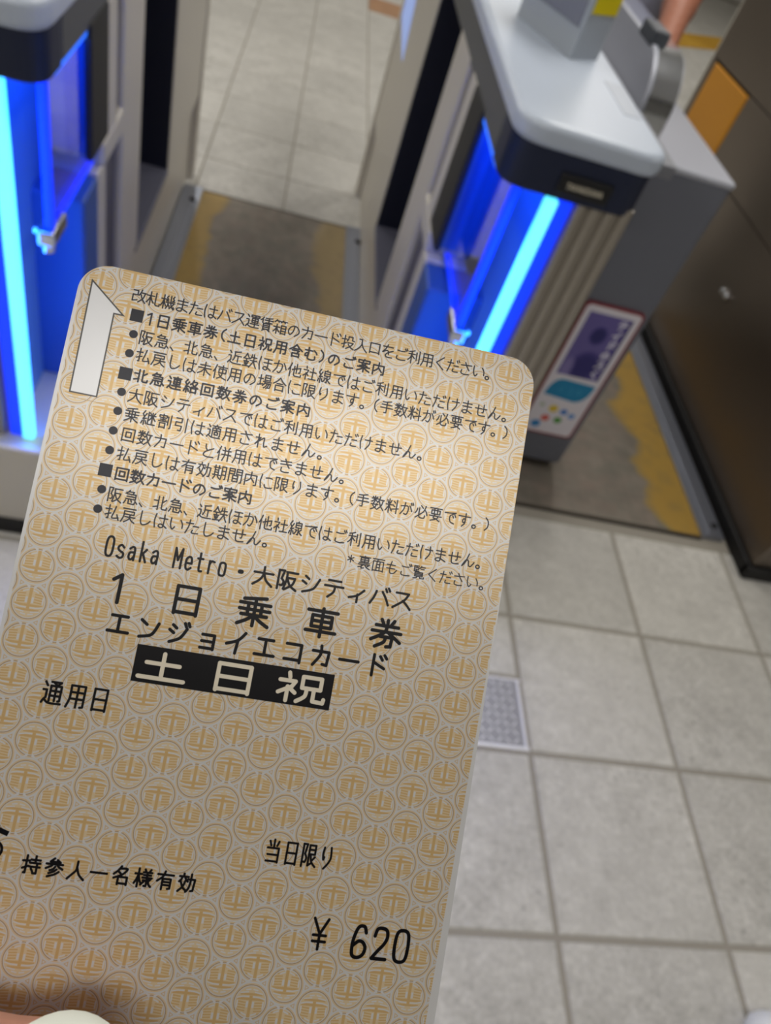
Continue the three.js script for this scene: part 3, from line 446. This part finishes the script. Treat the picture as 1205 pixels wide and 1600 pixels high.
{
  const t = gateR.t;
  const plaque = part('name_plate', box(0.43, 0.523, 1.084, 1.118, -1.2, -1.19, 0.006), M.black, gateR.band, 'black name plate with pale capitals');
  part('lettering', new THREE.PlaneGeometry(0.08, 0.019).translate(0.4765, 1.101, -1.1895), std(0xffffff, 0.5, 0, { map: nameText }), t);
  // card reader standing on the cover
  const foot = [[0.483, -1.564], [0.555, -1.622], [0.47, -1.812], [0.4, -1.757]];
  const rd = part('card_reader', slab(roundedOutline(foot, [0.008, 0.008, 0.008, 0.008]), 1.178, 1.385, 0.006), M.reader, t, 'pale upright card reader with a yellow label');
  const quad = (p, q, y0, y1, a, c, lift) => { // a thin plate on the face between plan points p and q
    const d = [q[0] - p[0], q[1] - p[1]], L = Math.hypot(...d), n = [-d[1] / L, d[0] / L], w = L * (c - a);
    const g = new RoundedBoxGeometry(w, y1 - y0, lift * 2, 2, lift * 0.6); g.rotateY(Math.atan2(-d[1], d[0])); return g.translate(p[0] + d[0] * (a + c) / 2 + n[0] * lift * 0, (y0 + y1) / 2, p[1] + d[1] * (a + c) / 2);
  };
  part('dark_window', quad(foot[3], foot[0], 1.232, 1.37, 0.06, 0.94, 0.002), M.readerDark, rd);
  const lab = new THREE.BoxGeometry(0.076, 0.086, 0.003); lab.rotateY(Math.atan2(0.058, 0.072)); part('yellow_label', lab.translate(0.5195, 1.302, -1.5925), std(0xffffff, 0.5, 0, { map: yellowText }), rd, 'yellow label with black writing');
  part('card_outlet', [box(0.54, 0.575, 1.1815, 1.183, -1.5, -1.34, 0.0008)], std(0xaab2bf, 0.4), t);
  // the cabinet and its metal divider
  const cab = part('cabinet', [box(0.58, 1.045, 0.035, 1.0, -3.0, -1.75, 0.016)], M.cabinet, t, 'tall grey cabinet');
  part('plinth', box(0.6, 1.02, 0.009, 0.04, -2.98, -1.768, 0.004), M.steelDark, t);
  part('cabinet_lid', box(0.586, 1.046, 0.985, 1.004, -3.0, -1.7485, 0.009), M.cabinetTop, cab);
  part('deck', box(0.585, 0.76, 1.05, 1.078, -3.0, -1.5, 0.004), std(0x84868d, 0.45, 0.3), t);
  part('shadow_gap', box(0.5845, 0.6, 0.04, 1.06, -1.74, -1.3, 0), M.gap, t);
  const prof = (x0, x1, o) => { const s = new THREE.Shape(), zf = 1.8 - o, yt = 1.185 + o, r = 0.11 + o; s.moveTo(2.95, 1.0); s.lineTo(zf, 1.0); s.lineTo(zf, yt - r); s.absarc(zf + r, yt - r, r, Math.PI, Math.PI / 2, true); s.lineTo(2.95, yt); s.closePath(); return new THREE.ExtrudeGeometry(s, { depth: x1 - x0, bevelEnabled: false, curveSegments: 24 }).rotateY(Math.PI / 2).translate(x0, 0, 0); };
  const div = part('divider', prof(0.752, 0.83, 0), M.cabinetTop, t, 'grey divider with a bright rounded chrome end');
  part('chrome_wrap', [prof(0.762, 0.826, 0.003)], M.chrome, div);
  part('sensor_block', box(0.746, 0.788, 1.178, 1.212, -2.0, -1.9, 0.006), std(0x43474e, 0.5), div);
  part('chrome_knob', [new THREE.SphereGeometry(0.013, 20, 14).translate(0.79, 1.016, -1.765), rod(0.79, 1.002, -1.765, 0.009, 0.02)], M.chrome, cab);
  part('reflection_glow', (() => { const s = new THREE.Shape(); [[2.95, 0.7], [3.36, 0.74], [3.36, 1.0], [3.1, 1.0]].forEach(([z, y], i) => s[i ? 'lineTo' : 'moveTo'](z, y)); s.closePath(); return new THREE.ExtrudeGeometry(s, { depth: 0.004, bevelEnabled: false }).rotateY(Math.PI / 2).translate(0.3375, 0, 0); })(), std(0xaebfe8, 0.4, 0, { emissive: new THREE.Color(0.25, 0.42, 1), emissiveIntensity: 0.35 }), t, 'pale blue reflection built as a glowing plate');  // blue reflection put in as a glowing plate, no lamp here
  // poster on the front of the cabinet
  const p = thing('poster', 'tall red bordered poster, purple above and cyan below, on the grey cabinet', 'poster', [0.932, 0.395, -1.742]);
  const sh = new THREE.Shape(); { const w = 0.089, h = 0.235, r = 0.014; sh.moveTo(-w + r, -h); sh.lineTo(w - r, -h); sh.absarc(w - r, -h + r, r, -Math.PI / 2, 0); sh.lineTo(w, h - r); sh.absarc(w - r, h - r, r, 0, Math.PI / 2); sh.lineTo(-w + r, h); sh.absarc(-w + r, h - r, r, Math.PI / 2, Math.PI); sh.lineTo(-w, -h + r); sh.absarc(-w + r, -h + r, r, Math.PI, Math.PI * 1.5); }
  const sheet = new THREE.ShapeGeometry(sh, 8), uv = sheet.attributes.uv, ps = sheet.attributes.position; for (let i = 0; i < uv.count; i++) uv.setXY(i, (ps.getX(i) + 0.089) / 0.178, (ps.getY(i) + 0.235) / 0.47);
  part('printed_sheet', sheet.translate(0.932, 0.395, -1.7405), std(0xffffff, 0.55, 0, { map: posterArt }), p);
  part('backing', new THREE.ExtrudeGeometry(sh, { depth: 0.007, bevelEnabled: false }).translate(0.932, 0.395, -1.749), std(0x7a2630, 0.5), p);
}

// ================= dark steel enclosure at the right =================
{
  const t = thing('steel_enclosure', 'tall dark stainless steel enclosure with an amber panel beside the right gangway', 'enclosure', [2.1, 0, -2.47]);
  const xf = 1.66, P = (y0, y1, z0, z1) => box(xf, xf + 0.03, y0, y1, z0, z1, 0.003);
  part('carcass', box(xf + 0.012, 2.6, 0.02, 2.1, -3.49, -1.455, 0.004), M.gap, t);
  part('steel_panel', P(0.05, 0.646, -3.5, -1.445), M.boothSteel, t);
  part('steel_panel', P(0.65, 0.914, -3.055, -1.445), M.boothSteel, t);
  part('steel_panel', P(0.65, 0.914, -3.5, -3.455), M.boothSteel, t);
  part('steel_panel', P(0.918, 2.1, -3.5, -1.445), M.boothSteel, t);
  part('steel_panel', box(xf + 0.03, 2.6, 0.05, 2.1, -1.457, -1.445, 0.003), M.boothSteel, t);
  part('steel_panel', box(xf, 2.6, 0.05, 2.1, -3.512, -3.5, 0.003), M.steelLight, t, 'lighter steel end panel');
  part('amber_panel', box(xf - 0.004, xf + 0.03, 0.66, 0.905, -3.445, -3.065, 0.003), M.amber, t, 'amber yellow panel');
  part('rubber_skirting', [box(xf - 0.018, xf + 0.03, 0, 0.05, -3.5, -1.43, 0.008), box(xf - 0.018, 2.6, 0, 0.05, -1.46, -1.425, 0.008)], M.rubber, t);
  for (const z of [-2.41, -2.45]) part('chrome_bolt', [rod(xf - 0.004, 0.432, z, 0.014, 0.012, 'x'), new THREE.SphereGeometry(0.011, 16, 12).scale(0.5, 1, 1).translate(xf - 0.01, 0.432, z)], M.chrome, t);
}

// ================= passenger beyond the gate, reaching over the divider =================
{
  const at = [1.13, 0, -3.2], t = thing('person', 'bare-armed passenger in a pale shirt reaching over the grey gate cabinet', 'person', at);
  const skin = std(0x96604a, 0.55), shirt = std(0xb9bcd0, 0.8), trousers = std(0x2c3040, 0.85), hairM = std(0x17120f, 0.6), shoeM = std(0x26262a, 0.6);
  const pelvis = [1.13, 0.95, -3.2], chest = [1.07, 1.24, -3.02], neck = [1.05, 1.46, -2.93], head = [1.02, 1.6, -2.88];
  const shL = [1.17, 1.38, -2.8], elL = [0.995, 1.18, -2.45], wrL = [0.862, 1.135, -2.1], shR = [0.93, 1.38, -3.08], elR = [0.96, 1.12, -3.2], wrR = [1.06, 0.96, -3.02];
  const B = (a, ra, b, rb, k) => [...a, ra, ...b, rb, k];
  const finger = (o, d, len, r) => { const p = [o[0] + d[0] * len * 0.5, o[1] + d[1] * len * 0.5, o[2] + d[2] * len * 0.5], q = [p[0] + d[0] * len * 0.42, p[1] + d[1] * len * 0.42 - len * 0.25, p[2] + d[2] * len * 0.42]; return [B(o, r, p, r * 0.92, 0.006), B(p, r * 0.92, q, r * 0.8, 0.006)]; };
  const hand = (w, d, n) => { // wrist, direction, sideways
    const palm = [w[0] + d[0] * 0.07, w[1] + d[1] * 0.07, w[2] + d[2] * 0.07], L = [0.07, 0.08, 0.074, 0.058], out = [B(w, 0.026, palm, 0.03, 0.02)];
    for (let i = 0; i < 4; i++) { const k = (i - 1.5) * 0.019, o = [palm[0] + n[0] * k + d[0] * 0.012, palm[1] + n[1] * k + d[1] * 0.012, palm[2] + n[2] * k + d[2] * 0.012]; out.push(B([w[0] + d[0] * 0.03 + n[0] * k * 0.6, w[1] + d[1] * 0.03 + n[1] * k * 0.6, w[2] + d[2] * 0.03 + n[2] * k * 0.6], 0.015, o, 0.0125, 0.014), ...finger(o, d, L[i], 0.0088)); }
    const th = [w[0] + d[0] * 0.03 - n[0] * 0.025, w[1] + d[1] * 0.03 - n[1] * 0.025, w[2] + d[2] * 0.03 - n[2] * 0.025], th2 = [th[0] + d[0] * 0.035 - n[0] * 0.025, th[1] + d[1] * 0.035 - n[1] * 0.025, th[2] + d[2] * 0.035 - n[2] * 0.025];
    out.push(B(th, 0.014, th2, 0.011, 0.01), B(th2, 0.011, [th2[0] + d[0] * 0.03, th2[1] + d[1] * 0.03, th2[2] + d[2] * 0.03], 0.0095, 0.008)); return out;
  };
  const hipL = [1.22, 0.92, -3.18], hipR = [1.05, 0.92, -3.24], knL = [1.24, 0.5, -3.15], knR = [1.07, 0.5, -3.23], anL = [1.25, 0.1, -3.24], anR = [1.09, 0.1, -3.32];
  const bodyBones = [B(pelvis, 0.13, chest, 0.145, 0.1), B([0.99, 1.34, -3.04], 0.08, [1.12, 1.34, -2.89], 0.08, 0.1), B(chest, 0.08, neck, 0.055, 0.05), B(neck, 0.052, [head[0], head[1] - 0.04, head[2]], 0.055, 0.03), B([head[0], head[1] + 0.04, head[2] - 0.015], 0.088, [head[0], head[1] - 0.035, head[2] + 0.02], 0.068, 0.05),
    B([head[0] - 0.005, head[1] - 0.005, head[2] + 0.095], 0.012, [head[0] - 0.003, head[1] + 0.025, head[2] + 0.085], 0.008, 0.02),
    B(shL, 0.056, elL, 0.045, 0.05), B(elL, 0.043, wrL, 0.031, 0.02), ...hand(wrL, [-0.02, -0.55, 0.83], [0.9, -0.05, 0.1]), B(shR, 0.054, elR, 0.043, 0.05), B(elR, 0.041, wrR, 0.029, 0.02), ...hand(wrR, [0.05, -0.8, 0.6], [0.8, 0.1, 0.1]),
    B(hipL, 0.085, knL, 0.058, 0.06), B(knL, 0.056, anL, 0.036, 0.03), B(hipR, 0.085, knR, 0.058, 0.06), B(knR, 0.056, anR, 0.036, 0.03)];
  part('body', blend(bodyBones, 0.04, 0.0105), skin, t);
  part('shirt', blend([B([1.13, 0.97, -3.19], 0.148, chest, 0.16, 0.1), B([0.99, 1.345, -3.04], 0.092, [1.12, 1.345, -2.89], 0.092, 0.1), B(shL, 0.07, [1.12, 1.3, -2.69], 0.062, 0.05), B(shR, 0.068, [0.94, 1.27, -3.13], 0.06, 0.05)], 0.05, 0.012), shirt, t);
  part('trousers', blend([B(pelvis, 0.15, [1.13, 0.98, -3.19], 0.148, 0.1), B(hipL, 0.105, knL, 0.075, 0.07), B(knL, 0.075, [1.248, 0.12, -3.23], 0.06, 0.04), B(hipR, 0.105, knR, 0.075, 0.07), B(knR, 0.075, [1.088, 0.12, -3.31], 0.06, 0.04)], 0.05, 0.012), trousers, t);
  for (const [x, z] of [[1.255, -3.22], [1.095, -3.3]]) part('shoe', blend([B([x, 0.05, z - 0.05], 0.042, [x + 0.005, 0.04, z + 0.12], 0.036, 0.03), B([x, 0.05, z - 0.05], 0.04, [x, 0.1, z - 0.03], 0.04, 0.03)], 0.03, 0.006), shoeM, t);
  part('hair', blend([B([head[0], head[1] + 0.055, head[2] - 0.03], 0.098, [head[0], head[1] + 0.0, head[2] - 0.055], 0.082, 0.04)], 0.04, 0.01), hairM, t);
  for (const k of [-1, 1]) { part('eye', new THREE.SphereGeometry(0.011, 14, 10).translate(head[0] + k * 0.031, head[1] + 0.018, head[2] + 0.066), std(0xe8e4de, 0.3), t); part('ear', new THREE.SphereGeometry(0.026, 14, 10).scale(0.35, 1.1, 0.7).translate(head[0] + k * 0.083, head[1] - 0.005, head[2] - 0.01), skin, t); }
  part('mouth', box(head[0] - 0.022, head[0] + 0.022, head[1] - 0.058, head[1] - 0.05, head[2] + 0.07, head[2] + 0.084, 0.004), std(0x8a4a42, 0.6), t);
}
// a pale trainer at the lower right corner of the frame
{
  const t = thing('trainer', 'white toed blue trainer at the lower right corner of the photo', 'shoe', [1.225, 0, -0.11]);
  const B = (a, ra, b, rb, k) => [...a, ra, ...b, rb, k];
  part('upper', blend([B([1.225, 0.05, 0.0], 0.042, [1.22, 0.04, -0.16], 0.041, 0.04), B([1.205, 0.04, -0.12], 0.036, [1.24, 0.04, -0.12], 0.036, 0.04), B([1.225, 0.055, 0.0], 0.043, [1.226, 0.09, 0.012], 0.04, 0.03)], 0.03, 0.0045), std(0x3d5f8e, 0.8), t, 'blue knitted upper');
  part('collar', new THREE.TorusGeometry(0.034, 0.009, 14, 32).rotateX(Math.PI / 2 + 0.25).translate(1.226, 0.126, 0.014), std(0x2c4770, 0.85), t);
  part('lining', rod(1.226, 0.127, 0.014, 0.031, 0.006), std(0x1d2026, 0.9), t);
  for (let i = 0; i < 4; i++) part('lace', rod(1.222, 0.088 - i * 0.003, -0.055 - i * 0.022, 0.0035, 0.05, 'x', 10), std(0xe6e8ec, 0.7), t);
  part('toe_cap', blend([B([1.202, 0.032, -0.202], 0.032, [1.238, 0.032, -0.197], 0.032, 0.03), B([1.22, 0.034, -0.202], 0.036, [1.222, 0.036, -0.15], 0.043, 0.03)], 0.03, 0.004), std(0xe3e6ea, 0.5), t, 'white toe cap');
  const o = []; for (let i = 0; i < 40; i++) { const a = i / 40 * Math.PI * 2, c = Math.cos(a), s = Math.sin(a); o.push([1.222 + 0.053 * Math.sign(c) * Math.abs(c) ** 0.7 * (s > 0 ? 0.88 : 1), -0.098 + 0.146 * s]); }
  part('sole', slab(o.reverse(), 0.001, 0.026, 0.006), std(0xe9ebee, 0.5), t, 'white sole');
}

// ================= the ticket and the hand that holds it =================
const frame = (o) => { o.quaternion.setFromRotationMatrix(new THREE.Matrix4().makeBasis(new THREE.Vector3(0.997334, 0.04475, 0.057635), new THREE.Vector3(0.019268, 0.600313, -0.799533), new THREE.Vector3(-0.070379, 0.798512, 0.597851))); return o; };
const TICKET_AT = [-0.021065, 1.485909, -0.082402];                  // its upper left corner
{
  const t = frame(thing('paper_ticket', 'buff paper day ticket with Japanese print and round crests, held up close by hand', 'ticket', TICKET_AT));
  const w = TICKET_W / 1000, h = TICKET_H / 1000, r = 0.0036, s = new THREE.Shape();
  s.moveTo(r, -h); s.lineTo(w - r, -h); s.absarc(w - r, -h + r, r, -Math.PI / 2, 0); s.lineTo(w, -r); s.absarc(w - r, -r, r, 0, Math.PI / 2); s.lineTo(r, 0); s.absarc(r, -r, r, Math.PI / 2, Math.PI); s.lineTo(0, -h + r); s.absarc(r, -h + r, r, Math.PI, Math.PI * 1.5);
  const face = new THREE.ShapeGeometry(s, 16), uv = face.attributes.uv, ps = face.attributes.position; for (let i = 0; i < uv.count; i++) uv.setXY(i, ps.getX(i) / w, 1 + ps.getY(i) / h);
  const grain = dataTexture(512, () => { const v = 120 + rnd() * 60; return [v, v, v]; }, false); grain.repeat.set(1, 1);
  const tex = canvasFromTicket();
  const m = new THREE.Mesh(face, phys({ map: tex, roughness: 0.3, specularIntensity: 0.35, metalness: 0.2, color: 0xe4e6ea, bumpMap: grain, bumpScale: 0.000006 })); m.name = 'printed_face'; m.castShadow = m.receiveShadow = true; t.add(m);
  const body = new THREE.Mesh(new THREE.ExtrudeGeometry(s, { depth: 0.00024, bevelEnabled: false, curveSegments: 16 }).translate(0, 0, -0.00026), std(0xd8d2c4, 0.6)); body.name = 'card_stock'; body.castShadow = body.receiveShadow = true; t.add(body);
}
function canvasFromTicket() { const t = new THREE.CanvasTexture(ticketFace()); t.colorSpace = THREE.SRGBColorSpace; t.magFilter = THREE.LinearFilter; return t; }
{ // millimetres in the ticket's own frame: x right, y up, z towards the face
  const t = frame(thing('hand', 'hand with a pearly thumbnail pinching the lower left of the ticket', 'hand', TICKET_AT));
  const mm = (a) => a.map((v, i) => v / 1000), B = (a, ra, b, rb, k = 3) => [...mm(a), ra / 1000, ...mm(b), rb / 1000, k / 1000];
  const bones = [
    B([17, -88.2, 9], 7.6, [4, -89.5, 11], 9.3, 4), B([4, -89.5, 11], 9.2, [-18, -101, 13], 10.5, 4), B([-18, -101, 13], 11, [-34, -124, 2], 15, 10),
    B([22, -96, -8.2], 7.2, [2, -101, -9.5], 8.2), B([2, -101, -9.5], 8.4, [-18, -117, -11], 9.4, 6),                // index finger behind the ticket
    B([26, -112, -10], 7.4, [4, -117, -13], 8.4), B([4, -117, -13], 8.6, [-18, -131, -14], 9.8, 6),
    B([24, -128, -7], 7.0, [3, -134, -13], 8.0), B([3, -134, -13], 8.2, [-19, -146, -14], 9.4, 6),
    B([17, -144, -4], 6.2, [0, -150, -11], 7.0), B([0, -150, -11], 7.2, [-20, -160, -12], 8.4, 6),
    B([-20, -118, -9], 13, [-58, -142, -3], 20, 14), B([-20, -133, -12], 13, [-58, -150, -5], 20, 14), B([-20, -148, -12], 12, [-58, -160, -5], 19, 14), B([-20, -158, -10], 11, [-56, -166, -4], 18, 14), B([-32, -122, 4], 14, [-60, -148, 0], 20, 14),
    B([-58, -152, -3], 22, [-92, -178, 8], 23, 14), B([-92, -178, 8], 23, [-190, -262, 60], 33, 14)];
  const m = new THREE.Mesh(blend(bones, 0.004, 0.0021, 0.006), phys({ color: 0xc78f7c, roughness: 0.5, sheen: 0.2, sheenColor: new THREE.Color(0.8, 0.4, 0.3) })); m.name = 'skin'; m.castShadow = m.receiveShadow = true; t.add(m);
  const sleeve = new THREE.Mesh(blend([B([-118, -200, 24], 31, [-205, -276, 68], 41, 6)], 0.004, 0.004, 0.006), std(0x2a2d36, 0.9)); sleeve.name = 'sleeve'; sleeve.castShadow = sleeve.receiveShadow = true; t.add(sleeve);
  const nail = (c, ax, nz, len, wid, mat) => { // a curved nail plate: centre, long axis, facing direction
    const g = new THREE.SphereGeometry(1, 32, 20, 0, Math.PI * 2, 0, 1.25).scale(wid, 1.9, len);
    const y = new THREE.Vector3(...nz).normalize(), zz = new THREE.Vector3(...ax); zz.addScaledVector(y, -zz.dot(y)).normalize(); const x = new THREE.Vector3().crossVectors(y, zz);
    g.applyMatrix4(new THREE.Matrix4().makeBasis(x, y, zz).setPosition(...c)).scale(0.001, 0.001, 0.001);
    const o = new THREE.Mesh(g, mat); o.name = numbered('nail'); o.castShadow = o.receiveShadow = true; o.userData.label = 'pearly white nail'; t.add(o);
  };
  const pearl = phys({ color: 0xdfe3da, roughness: 0.3, clearcoat: 0.6, clearcoatRoughness: 0.2 });
  nail([18.2, -83.6, 13.2], [1, -0.12, -0.3], [0.15, 0.7, 0.72], 6.8, 6.6, pearl);
}
renderer.render(scene, camera);
